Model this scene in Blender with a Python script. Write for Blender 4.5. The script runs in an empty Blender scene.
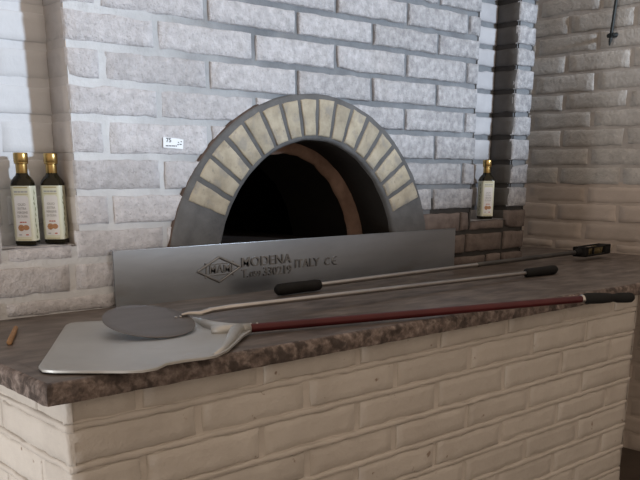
import bpy, bmesh, math, random
from mathutils import Vector, Matrix, noise
random.seed(7)
C = bpy.context.scene.collection
S = 1.15                      # metres per working unit
CZ = 1.113                    # camera height above the floor (metres)
D = 1.576                     # distance of the oven wall from the camera (working units)
H = -0.2766                   # height of the counter top relative to the camera
FLOOR = -CZ / S
PI = math.pi

# ------------------------------------------------------------------ helpers
def Wp(p):
    return Vector((p[0] * S, p[1] * S, p[2] * S + CZ))

def link_obj(name, me, parent=None):
    o = bpy.data.objects.new(name, me)
    C.objects.link(o)
    if parent is not None:
        o.parent = parent
    return o

def obj(name, bm, mats, parent=None, origin=None, smooth=True, local=False, angle=None, normals=True):
    """turn a bmesh (working units) into ONE mesh object; origin = world location of the thing"""
    if normals:
        bmesh.ops.recalc_face_normals(bm, faces=bm.faces[:])
    for v in bm.verts:
        v.co = v.co * S if local else Wp(v.co)
    if origin is not None and not local:
        for v in bm.verts:
            v.co -= origin
    me = bpy.data.meshes.new(name)
    bm.to_mesh(me); bm.free()
    for m in (mats if isinstance(mats, (list, tuple)) else [mats]):
        me.materials.append(m)
    if smooth:
        for p in me.polygons: p.use_smooth = True
        if angle is not None:
            try: me.set_sharp_from_angle(angle=math.radians(angle))
            except Exception: pass
    o = link_obj(name, me, parent)
    if parent is None and origin is not None and not local:
        o.location = origin
    return o

def tag(o, label, cat, group=None):
    o['label'] = label; o['category'] = cat
    if group: o['group'] = group
    return o

def struct(o, label=None):
    o['kind'] = 'structure'
    if label: o['label'] = label
    return o

def thing(name, p, label, cat, group=None, rot=0.0):
    o = bpy.data.objects.new(name, None); C.objects.link(o)
    o.location = Wp(p); o.rotation_euler = (0, 0, rot)
    o.empty_display_size = 0.05
    return tag(o, label, cat, group)

def add_box(bm, c, d, R=None, bevel=0.0, seg=2):
    r = bmesh.ops.create_cube(bm, size=1.0)
    vs = r['verts']
    for v in vs: v.co = Vector((v.co.x * d[0], v.co.y * d[1], v.co.z * d[2]))
    if bevel:
        es = list({e for v in vs for e in v.link_edges})
        b = bmesh.ops.bevel(bm, geom=es, offset=bevel, segments=seg, affect='EDGES', profile=0.5)
        vs = list({v for v in b['verts']} | {v for f in b['faces'] for v in f.verts} | {v for v in vs if v.is_valid})
    for v in vs:
        if R is not None: v.co = R @ v.co
        v.co += Vector(c)
    return vs

def add_tube(bm, pts, radii, n=16, caps=True):
    """tube along a path, radius per point"""
    pts = [Vector(p) for p in pts]
    rings = []
    up = Vector((0, 0, 1))
    for i, p in enumerate(pts):
        a = pts[max(i - 1, 0)]; b = pts[min(i + 1, len(pts) - 1)]
        t = (b - a).normalized()
        if i and (pts[i] - pts[i-1]).length < 1e-7: t = tprev
        tprev = t
        ref = up if abs(t.dot(up)) < 0.9 else Vector((1, 0, 0))
        x = t.cross(ref).normalized(); y = x.cross(t).normalized()
        r = radii[i] if isinstance(radii, (list, tuple)) else radii
        rings.append([bm.verts.new(p + x * (math.cos(k * 2 * PI / n) * r) + y * (math.sin(k * 2 * PI / n) * r)) for k in range(n)])
    for A, B in zip(rings, rings[1:]):
        for k in range(n):
            bm.faces.new((A[k], A[(k + 1) % n], B[(k + 1) % n], B[k]))
    if caps:
        bm.faces.new(rings[0]); bm.faces.new(rings[-1])
    return rings

def loft(bm, rings, cap0=True, cap1=True):
    R = [[bm.verts.new(p) for p in r] for r in rings]
    n = len(R[0])
    for A, B in zip(R, R[1:]):
        for k in range(n):
            bm.faces.new((A[k], A[(k + 1) % n], B[(k + 1) % n], B[k]))
    if cap0: bm.faces.new(R[0])
    if cap1: bm.faces.new(R[-1])

def text_bm(bm, s, o, U, V, N, w, h, depth, shear=0.0, offset=0.0, mi=0):
    """lettering laid on a plane: o = lower left corner, w x h = size of the whole word"""
    cu = bpy.data.curves.new('tmp_text', 'FONT')
    cu.body = s; cu.size = 1.0; cu.resolution_u = 3; cu.shear = shear; cu.offset = offset
    t = bpy.data.objects.new('tmp_text', cu); C.objects.link(t)
    bpy.context.view_layer.update()
    dg = bpy.context.evaluated_depsgraph_get()
    me = bpy.data.meshes.new_from_object(t.evaluated_get(dg))
    bpy.data.objects.remove(t); bpy.data.curves.remove(cu)
    xs = [v.co.x for v in me.vertices]; ys = [v.co.y for v in me.vertices]
    x0, x1, y0, y1 = min(xs), max(xs), min(ys), max(ys)
    o, U, V, N = Vector(o), Vector(U), Vector(V), Vector(N)
    vs = []
    for v in me.vertices:
        vs.append(bm.verts.new(o + U * ((v.co.x - x0) / (x1 - x0) * w) + V * ((v.co.y - y0) / (y1 - y0) * h) + N * depth))
    fs = []
    for p in me.polygons:
        try: fs.append(bm.faces.new([vs[i] for i in p.vertices]))
        except ValueError: pass
    for f in fs: f.material_index = mi
    if depth > 0:
        r = bmesh.ops.extrude_face_region(bm, geom=fs)
        for g in r['geom']:
            if isinstance(g, bmesh.types.BMVert): g.co -= N * (depth * 1.2)
    bpy.data.meshes.remove(me)

def flat_poly(bm, pts, o, U, V, N, depth, thick=0.0, mi=0):
    """a polygon given in (u, v) on a plane, with thickness going back into the plane"""
    o, U, V, N = Vector(o), Vector(U), Vector(V), Vector(N)
    top = [bm.verts.new(o + U * a + V * b + N * depth) for a, b in pts]
    f = bm.faces.new(top); f.material_index = mi
    if thick:
        bot = [bm.verts.new(v.co - N * thick) for v in top]
        n = len(top)
        for k in range(n):
            g = bm.faces.new((top[k], top[(k + 1) % n], bot[(k + 1) % n], bot[k])); g.material_index = mi
        g = bm.faces.new(bot[::-1]); g.material_index = mi

def nz(x, y, z, s=1.0): return noise.noise(Vector((x * s, y * s, z * s)))

# ------------------------------------------------------------------ materials
def mat(name, cols, scale=8.0, detail=6.0, rough=0.6, metal=0.0, bump=0.0, bscale=60.0, bdist=0.004,
        tint=0.0, stain=None, spec=0.5, stretch=None, blend=None, rough_var=0.0, speck=None, coat=0.0):
    m = bpy.data.materials.new(name); m.use_nodes = True
    nt = m.node_tree; N = nt.nodes; L = nt.links
    b = N['Principled BSDF']
    b.inputs['Roughness'].default_value = rough; b.inputs['Metallic'].default_value = metal
    b.inputs['Specular IOR Level'].default_value = spec
    if coat: b.inputs['Coat Weight'].default_value = coat
    tc = N.new('ShaderNodeTexCoord'); mp = N.new('ShaderNodeMapping')
    L.new(tc.outputs['Object'], mp.inputs['Vector'])
    if stretch: mp.inputs['Scale'].default_value = stretch
    n1 = N.new('ShaderNodeTexNoise'); n1.inputs['Scale'].default_value = scale; n1.inputs['Detail'].default_value = detail
    n1.inputs['Roughness'].default_value = 0.6
    L.new(mp.outputs['Vector'], n1.inputs['Vector'])
    def ramp(src, stops):
        r = N.new('ShaderNodeValToRGB'); e = r.color_ramp.elements
        while len(e) < len(stops): e.new(0.5)
        for k, (p, c) in enumerate(stops):
            e[k].position = p; e[k].color = (c[0], c[1], c[2], 1) if not isinstance(c, float) else (c, c, c, 1)
        L.new(src, r.inputs['Fac']); return r
    cr = ramp(n1.outputs['Fac'], cols)
    col = cr.outputs['Color']
    def mix(kind, fac, A, B):
        x = N.new('ShaderNodeMix'); x.data_type = 'RGBA'; x.blend_type = kind
        if isinstance(fac, float): x.inputs['Factor'].default_value = fac
        else: L.new(fac, x.inputs['Factor'])
        L.new(A, x.inputs['A'])
        if isinstance(B, tuple): x.inputs['B'].default_value = (*B, 1)
        else: L.new(B, x.inputs['B'])
        return x.outputs['Result']
    if blend:                     # second colour ramp mixed in further along one axis
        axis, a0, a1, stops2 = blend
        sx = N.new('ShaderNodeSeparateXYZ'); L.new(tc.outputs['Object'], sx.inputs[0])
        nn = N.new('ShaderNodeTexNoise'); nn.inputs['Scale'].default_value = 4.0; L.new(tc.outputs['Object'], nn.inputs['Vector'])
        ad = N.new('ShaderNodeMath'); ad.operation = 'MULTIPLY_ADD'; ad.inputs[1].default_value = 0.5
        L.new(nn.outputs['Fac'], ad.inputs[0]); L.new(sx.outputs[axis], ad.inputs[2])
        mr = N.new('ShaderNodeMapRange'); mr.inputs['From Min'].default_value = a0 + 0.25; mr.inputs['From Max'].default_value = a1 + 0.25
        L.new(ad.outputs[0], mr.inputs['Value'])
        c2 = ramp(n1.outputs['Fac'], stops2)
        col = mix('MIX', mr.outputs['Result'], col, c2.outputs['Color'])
    if tint:
        at = N.new('ShaderNodeAttribute'); at.attribute_name = 'tint'
        r = ramp(at.outputs['Fac'], [(0.0, 1.0 - tint), (1.0, 1.0)])
        col = mix('MULTIPLY', 1.0, col, r.outputs['Color'])
    if stain:
        for (sc, lo, hi, amt, scol) in stain:
            n2 = N.new('ShaderNodeTexNoise'); n2.inputs['Scale'].default_value = sc; n2.inputs['Detail'].default_value = 8
            L.new(mp.outputs['Vector'], n2.inputs['Vector'])
            r = ramp(n2.outputs['Fac'], [(lo, 0.0), (hi, amt)])
            col = mix('MIX', r.outputs['Color'], col, scol)
    L.new(col, b.inputs['Base Color'])
    if rough_var:
        n3 = N.new('ShaderNodeTexNoise'); n3.inputs['Scale'].default_value = scale * 0.6; n3.inputs['Detail'].default_value = 5
        L.new(mp.outputs['Vector'], n3.inputs['Vector'])
        mr = N.new('ShaderNodeMapRange'); mr.inputs['To Min'].default_value = max(rough - rough_var, 0.03); mr.inputs['To Max'].default_value = rough + rough_var
        L.new(n3.outputs['Fac'], mr.inputs['Value']); L.new(mr.outputs['Result'], b.inputs['Roughness'])
    if bump:
        nb = N.new('ShaderNodeTexNoise'); nb.inputs['Scale'].default_value = bscale; nb.inputs['Detail'].default_value = 8
        nb.inputs['Roughness'].default_value = 0.65
        L.new(mp.outputs['Vector'], nb.inputs['Vector'])
        bp = N.new('ShaderNodeBump'); bp.inputs['Strength'].default_value = bump; bp.inputs['Distance'].default_value = bdist
        L.new(nb.outputs['Fac'], bp.inputs['Height']); L.new(bp.outputs['Normal'], b.inputs['Normal'])
    return m

def g(v, r=0.0, b=0.0): return (v + r, v, v + b)

M = {}
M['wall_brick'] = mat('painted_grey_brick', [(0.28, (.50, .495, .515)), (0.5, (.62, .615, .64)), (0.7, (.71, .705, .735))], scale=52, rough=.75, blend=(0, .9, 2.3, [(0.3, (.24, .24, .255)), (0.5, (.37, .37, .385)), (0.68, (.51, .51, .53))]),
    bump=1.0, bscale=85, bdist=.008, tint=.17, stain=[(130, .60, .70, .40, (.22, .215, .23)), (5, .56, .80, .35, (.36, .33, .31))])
M['brown_brick'] = mat('dark_brown_brick', [(0.3, (.115, .090, .082)), (0.7, (.20, .165, .15))], scale=26, rough=.85, bump=.9, bscale=55, bdist=.006, tint=.25)  # darker brown for the low courses right of the mouth
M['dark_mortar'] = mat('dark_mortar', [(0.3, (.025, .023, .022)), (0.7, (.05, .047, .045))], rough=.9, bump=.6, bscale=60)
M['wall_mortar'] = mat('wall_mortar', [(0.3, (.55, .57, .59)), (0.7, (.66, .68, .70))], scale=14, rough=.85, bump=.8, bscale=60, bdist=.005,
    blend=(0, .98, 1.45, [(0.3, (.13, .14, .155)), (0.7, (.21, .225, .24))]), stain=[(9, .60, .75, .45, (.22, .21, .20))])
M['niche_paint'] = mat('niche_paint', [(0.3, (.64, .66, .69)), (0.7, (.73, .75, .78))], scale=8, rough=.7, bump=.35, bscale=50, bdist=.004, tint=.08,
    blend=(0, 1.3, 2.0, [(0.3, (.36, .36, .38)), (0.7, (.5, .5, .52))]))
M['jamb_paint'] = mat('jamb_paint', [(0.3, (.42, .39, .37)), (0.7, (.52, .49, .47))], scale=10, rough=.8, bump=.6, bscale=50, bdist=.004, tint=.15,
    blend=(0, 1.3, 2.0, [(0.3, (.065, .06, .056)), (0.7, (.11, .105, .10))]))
M['side_brick'] = mat('side_wall_brick', [(0.3, (.44, .425, .405)), (0.7, (.58, .56, .535))], scale=22, rough=.8, bump=1.0, bscale=70, bdist=.006, tint=.22,
    stain=[(45, .60, .70, .4, (.24, .22, .20))])
M['side_mortar'] = mat('side_wall_mortar', [(0.3, (.36, .335, .315)), (0.7, (.47, .445, .425))], scale=12, rough=.9, bump=.8, bscale=60, bdist=.005)
M['side_paint'] = mat('beige_side_paint', [(0.3, (.46, .395, .345)), (0.7, (.56, .485, .43))], scale=9, rough=.65, bump=.5, bscale=45, bdist=.005, tint=.14)
M['base_brick'] = mat('painted_cream_brick', [(0.3, (.47, .435, .395)), (0.7, (.57, .535, .49))], scale=7, rough=.62, bump=.55, bscale=42, bdist=.006, tint=.10,
    stain=[(38, .70, .74, .75, (.16, .09, .05)), (3, .55, .8, .25, (.36, .31, .27))])
M['base_mortar'] = mat('painted_cream_mortar', [(0.3, (.46, .425, .385)), (0.7, (.55, .51, .465))], scale=9, rough=.65, bump=.5, bscale=45, bdist=.005)
M['stone'] = mat('brown_marble', [(0.25, (.040, .031, .027)), (0.43, (.090, .073, .064)), (0.57, (.140, .117, .103)), (0.78, (.235, .20, .18))], scale=15, detail=10, rough=.42,
    stretch=(.7, 1.8, 1.5), rough_var=.12, bump=.12, bscale=90, bdist=.002, stain=[(16, .58, .72, .6, (.05, .042, .038)), (5, .57, .75, .35, (.23, .19, .165))])
M['stone_edge'] = mat('rough_marble_edge', [(0.28, (.045, .032, .028)), (0.5, (.15, .115, .10)), (0.72, (.33, .275, .25))], scale=62, detail=10, rough=.7,
    bump=1.0, bscale=80, bdist=.006, stain=[(34, .50, .60, .85, (.035, .024, .02))])
M['arch_stone'] = mat('grey_arch_cement', [(0.3, (.075, .076, .078)), (0.7, (.125, .126, .128))], scale=18, rough=.85, bump=.7, bscale=60, bdist=.005,
    stain=[(12, .58, .74, .5, (.10, .10, .10))])
M['arch_brick'] = mat('cream_fire_brick', [(0.3, (.27, .235, .175)), (0.55, (.40, .355, .27)), (0.75, (.47, .42, .33))], scale=24, rough=.8, bump=.6, bscale=60, bdist=.004, tint=.22,
    stain=[(26, .54, .66, .6, (.22, .21, .195)), (70, .62, .70, .5, (.16, .145, .125))])
M['edge_rust'] = mat('cut_brick_edge', [(0.3, (.045, .030, .025)), (0.7, (.12, .082, .065))], scale=40, rough=.9, bump=.8, bscale=60)
M['soot'] = mat('soot_black', [(0.3, (.004, .0035, .003)), (0.7, (.010, .008, .007))], scale=14, rough=.95, bump=.5, bscale=40)
M['fire_clay'] = mat('smoky_fire_clay', [(0.3, (.14, .085, .062)), (0.7, (.33, .225, .18))], scale=9, rough=.85, bump=.7, bscale=60, bdist=.005,
    stain=[(7, .50, .68, .8, (.06, .035, .025))])
M['hearth'] = mat('hearth_tile', [(0.3, (.03, .02, .016)), (0.7, (.08, .055, .045))], scale=8, rough=.8, bump=.4, bscale=40)
M['steel'] = mat('dull_steel', [(0.3, (.31, .345, .39)), (0.7, (.41, .45, .50))], scale=5, rough=.34, metal=1.0, rough_var=.10, stretch=(.6, 1, 2.2),
    bump=.06, bscale=30, bdist=.002, stain=[(7, .60, .72, .35, (.26, .245, .23))])
M['steel_emboss'] = mat('embossed_steel', [(0.3, (.20, .205, .21)), (0.7, (.34, .345, .35))], scale=20, rough=.3, metal=1.0)
M['aluminium'] = mat('matt_aluminium', [(0.3, (.44, .44, .425)), (0.7, (.53, .53, .515))], scale=5, rough=.5, metal=.85, rough_var=.07, stain=[(6, .62, .72, .25, (.28, .27, .25))])
M['disc_steel'] = mat('brushed_disc_steel', [(0.3, (.155, .138, .127)), (0.7, (.20, .18, .166))], scale=5, rough=.42, metal=.9, rough_var=.06, stretch=(1, 6, 1))
M['rod_steel'] = mat('rod_steel', [(0.3, (.42, .40, .385)), (0.7, (.53, .51, .49))], scale=8, rough=.28, metal=1.0)
M['dark_rod'] = mat('dark_rod_metal', [(0.3, (.06, .06, .06)), (0.7, (.13, .125, .12))], scale=12, rough=.45, metal=.7,  # darker metal for the rear half of the brush rod
    blend=None)
M['red'] = mat('dark_red_anodised', [(0.3, (.050, .006, .008)), (0.7, (.080, .011, .013))], scale=10, rough=.36, metal=.2, spec=.35)
M['rubber'] = mat('black_rubber', [(0.3, (.006, .006, .006)), (0.7, (.012, .012, .012))], scale=20, rough=.7, spec=.22, bump=.4, bscale=120, bdist=.002)
M['bottle_glass'] = mat('dark_olive_glass', [(0.3, (.006, .006, .002)), (0.7, (.013, .010, .003))], scale=4, rough=.12, spec=.3)
M['gold'] = mat('gold_foil', [(0.3, (.40, .27, .10)), (0.7, (.52, .37, .15))], scale=10, rough=.3, metal=1.0)
M['paper'] = mat('pale_label_paper', [(0.3, (.62, .635, .50)), (0.7, (.69, .705, .58))], scale=10, rough=.55)
M['paper_white'] = mat('label_panel_white', [(0.3, (.68, .68, .68)), (0.7, (.75, .75, .75))], scale=10, rough=.55)
M['ink_grey'] = mat('ink_grey', [(0.3, (.34, .35, .36)), (0.7, (.40, .41, .42))], rough=.6)
M['ink_gold'] = mat('ink_gold', [(0.3, (.38, .31, .13)), (0.7, (.46, .38, .17))], rough=.5)
M['ink_red'] = mat('ink_red', [(0.3, (.42, .08, .05)), (0.7, (.5, .1, .07))], rough=.6)
M['ink_leaf'] = mat('ink_leaf', [(0.3, (.15, .17, .05)), (0.7, (.22, .24, .08))], rough=.6)
M['ink_nut'] = mat('ink_nut', [(0.3, (.30, .14, .06)), (0.7, (.48, .26, .14))], scale=220, rough=.6)
M['ink_black'] = mat('ink_black', [(0.3, (.03, .035, .04)), (0.7, (.05, .055, .06))], rough=.6)
M['sticker'] = mat('sticker_paper', [(0.3, (.74, .78, .82)), (0.7, (.80, .84, .88))], rough=.5)
M['iron'] = mat('black_iron', [(0.3, (.012, .014, .014)), (0.7, (.03, .034, .034))], scale=20, rough=.5, metal=.5)
M['wood'] = mat('orange_wood', [(0.3, (.24, .13, .055)), (0.7, (.36, .20, .09))], scale=40, rough=.6, bump=.3)
M['bristle'] = mat('brass_bristle', [(0.3, (.08, .06, .025)), (0.7, (.20, .155, .07))], scale=90, rough=.6, bump=1.0, bscale=200, bdist=.003)
M['floor'] = mat('dark_floor_tile', [(0.3, (.05, .036, .028)), (0.7, (.09, .068, .054))], scale=5, rough=.5)

# ------------------------------------------------------------------ brickwork
def brick(bm, O, U, V, N, u0, u1, v0, v1, relief, tintl, mi=0, jit=.0026, rough=.0012, keep=None, du=.022, dv=.013, seed=0, front=None):
    w, h = u1 - u0, v1 - v0
    if w < .008 or h < .006: return
    e1, e2 = min(.0012, w * .1), min(.0042, w * .2)
    f1, f2 = min(.0012, h * .1), min(.0042, h * .2)
    nu = max(1, int(round((w - 2 * e2) / du))); nv = max(1, int(round((h - 2 * f2) / dv)))
    us = [u0, u0 + e1] + [u0 + e2 + (w - 2 * e2) * k / nu for k in range(nu + 1)] + [u1 - e1, u1]
    vs = [v0, v0 + f1] + [v0 + f2 + (h - 2 * f2) * k / nv for k in range(nv + 1)] + [v1 - f1, v1]
    A, B = len(us), len(vs)
    t = min(max(random.gauss(.6, .22), 0), 1)
    off = random.uniform(-.0016, .0016); tl = random.uniform(-.02, .02)
    grid = []
    for i, u in enumerate(us):
        row = []
        for j, v in enumerate(vs):
            ring = min(i, j, A - 1 - i, B - 1 - j)
            s = seed * 3.7
            dp = -relief - .005 if ring == 0 else (-.0028 if ring == 1 else 0.0)
            if ring >= 1: dp += off + tl * (v - (v0 + v1) / 2) + rough * (nz(u, v, s, 38) + .6 * nz(u, v, s + 5, 90))
            if ring <= 2:
                a = jit * (nz(u, v, s + 11, 30) + .8 * nz(u, v, s + 17, 85)); b = jit * (nz(u, v, s + 23, 30) + .8 * nz(u, v, s + 29, 85))
                chip = max(0, nz(u, v, s + 41, 26) - .35) * .012
            else: a = b = chip = 0
            uu = u + a * .6 + (chip if i < 3 else (-chip if i > A - 4 else 0)); vv = v + b + (chip if j < 3 else (-chip if j > B - 4 else 0))
            row.append((uu, vv, dp))
        grid.append(row)
    inside = [[False] * B for _ in range(A)]
    if keep:
        for i in range(A):
            for j in range(B):
                uu, vv, dp = grid[i][j]
                ok, nu_, nv_ = keep(uu, vv)
                if not ok: inside[i][j] = True; grid[i][j] = (nu_, nv_, dp)
        if all(all(r) for r in inside): return
    vts = [[bm.verts.new(O + U * a + V * b + N * c) for a, b, c in r] for r in grid]
    for i in range(A - 1):
        for j in range(B - 1):
            if inside[i][j] and inside[i + 1][j] and inside[i][j + 1] and inside[i + 1][j + 1]: continue
            f = bm.faces.new((vts[i][j], vts[i + 1][j], vts[i + 1][j + 1], vts[i][j + 1]))
            f.material_index = mi; f[tintl] = t
    for r in vts:
        for v in r:
            if not v.link_faces: bm.verts.remove(v)

def mortar(bm, O, U, V, N, u0, u1, v0, v1, depth, tintl, mi=1, step=.02, amp=.0014, keep=None, dfun=None):
    nu = max(1, int((u1 - u0) / step)); nv = max(1, int((v1 - v0) / step))
    G = []
    for i in range(nu + 1):
        r = []
        for j in range(nv + 1):
            u = u0 + (u1 - u0) * i / nu; v = v0 + (v1 - v0) * j / nv
            ok = True
            if keep: ok, u, v = keep(u, v)
            d = dfun(u, v) if dfun else depth
            r.append((bm.verts.new(O + U * u + V * v + N * (-d + amp * nz(u, v, 3, 25))), ok))
        G.append(r)
    for i in range(nu):
        for j in range(nv):
            q = (G[i][j], G[i + 1][j], G[i + 1][j + 1], G[i][j + 1])
            if not any(x[1] for x in q): continue
            f = bm.faces.new([x[0] for x in q]); f.material_index = mi; f[tintl] = .6
    for r in G:
        for v, ok in r:
            if not v.link_faces: bm.verts.remove(v)

X3, Y3, Z3 = Vector((1, 0, 0)), Vector((0, 1, 0)), Vector((0, 0, 1))

# ---- the oven mouth (ellipses in the wall plane)
AX, AZ = 1.390, -0.240
ORX, ORZ = .424, .416        # outer edge of the arch
IRX, IRZ = .2925, .312       # mouth
def keep_out(rx, rz):
    def k(u, v):
        a = (u - AX) / rx; b = (v - AZ) / rz
        d = math.hypot(a, b)
        if d >= 1: return True, u, v
        if d < 1e-4: return False, u, v
        return False, AX + (u - AX) / d, AZ + (v - AZ) / d
    return k
kb = keep_out(ORX - .001, ORZ - .001); km = keep_out(ORX - .015, ORZ - .015)

# ---- wall with the oven: stretcher bond 250 x 65, two tall niches
NL0, NL1, NR0, NR1 = .612, .766, 2.018, 2.200      # niches (x)
PIER = 2.285; ND = .085; NZ = -.143                # end of the wall, depth and floor of the niches
WTOP = 1.02; WLEFT = -1.15
tops = [-.246, -.181, -.1165, -.0485, .0215, .0945, .1605, .2275, .294, .354, .416]
while tops[-1] < WTOP: tops.append(tops[-1] + .0635)
bm = bmesh.new(); tl = bm.faces.layers.float.new('tint')
O = Vector((0, D, 0)); Nf = -Y3
def mdepth(u, v): return .0030 + .0057 * min(max((u - .9) / .5, 0), 1)
GAP = .0108
for k, top in enumerate(tops):
    bot = (tops[k - 1] if k else H - .012)
    row_lo, row_hi = bot, top
    ph = .86 if k % 2 == 0 else .36
    ph = {0: .40, 1: .98}.get(k, ph)
    ph = ph * .25
    js = []
    n = int((WLEFT - ph) / .25) - 1
    while True:
        x = ph + n * .25; n += 1
        if x > PIER + .3: break
        js.append(x)
    spans = [(WLEFT, NL0), (NL1, NR0), (NR1, PIER)]
    if k == 2: spans = [(WLEFT, NL0), (NL0, NL1 - .010), (NL1 - .012, NR0 - .008), (NR0 - .008, NR1 - .018), (NR1 - .018, PIER)]
    if k < 2: spans = [(WLEFT, 2.178), (2.178, PIER)]
    for s0, s1 in spans:
        cuts = [s0] + [j for j in js if s0 + .035 < j < s1 - .03 and not (s1 - s0 < .2)] + [s1]
        for a, b in zip(cuts, cuts[1:]):
            ga = GAP / 2 if (a != s0 or k <= 2) else .0005
            gb = GAP / 2 if (b != s1 or k <= 2) else .0005
            if b == PIER: gb = 0
            hi = row_hi; row_b = row_lo + (GAP if k else .014)
            if k == 2 and (abs(a - NL0) < .001 or abs(a - (NR0 - .008)) < .001): hi = NZ
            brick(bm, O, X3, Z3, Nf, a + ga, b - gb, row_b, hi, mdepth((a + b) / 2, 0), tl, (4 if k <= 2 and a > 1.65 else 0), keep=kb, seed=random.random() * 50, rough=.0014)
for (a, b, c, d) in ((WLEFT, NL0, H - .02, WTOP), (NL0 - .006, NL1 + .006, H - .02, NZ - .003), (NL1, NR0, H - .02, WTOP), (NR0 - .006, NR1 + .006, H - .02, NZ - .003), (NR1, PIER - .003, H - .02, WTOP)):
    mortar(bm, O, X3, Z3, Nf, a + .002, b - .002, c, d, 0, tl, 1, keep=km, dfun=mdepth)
# niche backs, jambs, floors
def course_face(bm, O, U, V, N, u0, u1, joint, mi, mm, relief, jit, v0=NZ - .02):
    for k, top in enumerate(tops):
        lo = tops[k - 1] if k else H
        lo = max(lo + GAP, v0)
        hi = top
        if hi - lo < .01: continue
        cuts = [u0] + ([joint] if (joint and k % 2) else []) + [u1]
        for a, b in zip(cuts, cuts[1:]):
            brick(bm, O, U, V, N, a + (.005 if a != u0 else 0), b - (.005 if b != u1 else 0), lo, hi, relief, tl, mi, jit=jit, rough=.0012, seed=random.random() * 50)
    mortar(bm, O, U, V, N, u0, u1, v0, WTOP, relief, tl, mm, step=.02)
Ob = Vector((0, D + ND, 0))
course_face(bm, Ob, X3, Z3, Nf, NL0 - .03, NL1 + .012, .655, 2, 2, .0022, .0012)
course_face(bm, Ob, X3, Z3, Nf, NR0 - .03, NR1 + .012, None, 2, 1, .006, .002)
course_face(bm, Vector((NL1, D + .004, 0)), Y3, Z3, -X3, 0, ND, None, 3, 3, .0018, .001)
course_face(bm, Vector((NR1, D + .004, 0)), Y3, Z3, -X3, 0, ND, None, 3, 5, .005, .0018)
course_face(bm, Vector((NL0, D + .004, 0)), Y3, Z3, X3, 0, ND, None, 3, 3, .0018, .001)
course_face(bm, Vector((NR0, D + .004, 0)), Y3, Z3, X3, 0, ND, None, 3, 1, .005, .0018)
for a, b in ((NL0, NL1), (NR0, NR1)):
    mortar(bm, Vector((0, D + .001, NZ)), X3, Y3, Z3, a - .004, b + .004, 0.0, ND + .01, 0, tl, 0, step=.012, amp=.002)
# end face of the pier and the back of the recess behind it
course_face(bm, Vector((PIER - .001, D + .004, 0)), Y3, Z3, X3, 0, .62, .25, 0, 1, .006, .0018, v0=H - .01)
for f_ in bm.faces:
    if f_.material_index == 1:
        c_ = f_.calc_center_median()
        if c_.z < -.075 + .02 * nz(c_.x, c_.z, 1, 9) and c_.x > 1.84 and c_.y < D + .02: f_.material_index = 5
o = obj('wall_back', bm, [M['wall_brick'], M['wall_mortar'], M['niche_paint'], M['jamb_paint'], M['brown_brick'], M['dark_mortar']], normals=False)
bmn = None
struct(o, 'grey-white painted brick wall around the oven with two tall niches')

# ---- side wall on the right, runs towards the viewer
SX = 2.735
bm = bmesh.new(); tl = bm.faces.layers.float.new('tint')
Os = Vector((SX, 0, 0))
zt = H - .02 - 12 * .0605
k = 0
marks = [-.2745, -.2385, -.172, -.108, -.045, .020, .085, .148, .210, .270, .335, .400, .463, .528]
rows = []
z = marks[0]
while z > FLOOR - .05: z -= .063; rows.insert(0, z)
rows += marks
while rows[-1] < 1.3: rows.append(rows[-1] + .0625)
i0 = rows.index(marks[0])
for i, (lo, hi) in enumerate(zip(rows, rows[1:])):
    ph = 1.508 if (i - i0) % 2 == 0 else 1.636
    ys = [ph + n * .2445 for n in range(-8, 5)]
    gp = .010 if lo > -.05 else .008
    for a, b in zip(ys, ys[1:]):
        if b < -.3 or a > 2.6: continue
        b = min(b, 2.6)
        brick(bm, Os, Y3, Z3, -X3, a + gp * .6, b - gp * .6, lo, hi - gp * .7, (.0045 if lo > -.05 else .0026), tl, (0 if lo > -.05 else 2), seed=random.random() * 50, jit=.003, rough=.0016, du=.03)
mortar(bm, Os, Y3, Z3, -X3, -.35, 2.6, FLOOR - .04, 1.3, 0, tl, 1, step=.03, dfun=lambda u, v: .0030 if v > -.05 else .0018)
for f_ in bm.faces:
    if f_.material_index == 1 and f_.calc_center_median().z < -.047: f_.material_index = 2
o = obj('wall_right', bm, [M['side_brick'], M['side_mortar'], M['side_paint']], normals=False)
struct(o, 'dim taupe brick side wall on the right')

# back of the gap between oven wall and side wall
bm = bmesh.new(); tl = bm.faces.layers.float.new('tint')
for i, (lo, hi) in enumerate(zip(rows, rows[1:])):
    if lo < H - .05: continue
    brick(bm, Vector((0, 2.2, 0)), X3, Z3, -Y3, PIER - .05 + .1 * (i % 2), SX + .0, lo, hi - .012, .005, tl, 0, seed=i)
mortar(bm, Vector((0, 2.2, 0)), X3, Z3, -Y3, PIER - .06, SX + .01, FLOOR - .04, 1.3, .004, tl, 1, step=.04)
o = obj('wall_recess', bm, [M['side_brick'], M['side_mortar']], normals=False); struct(o)

# floor
bm = bmesh.new()
add_box(bm, (.6, .3, FLOOR - .03), (4.6, 4.6, .06))
o = obj('floor', bm, M['floor'], smooth=False); struct(o)

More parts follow.
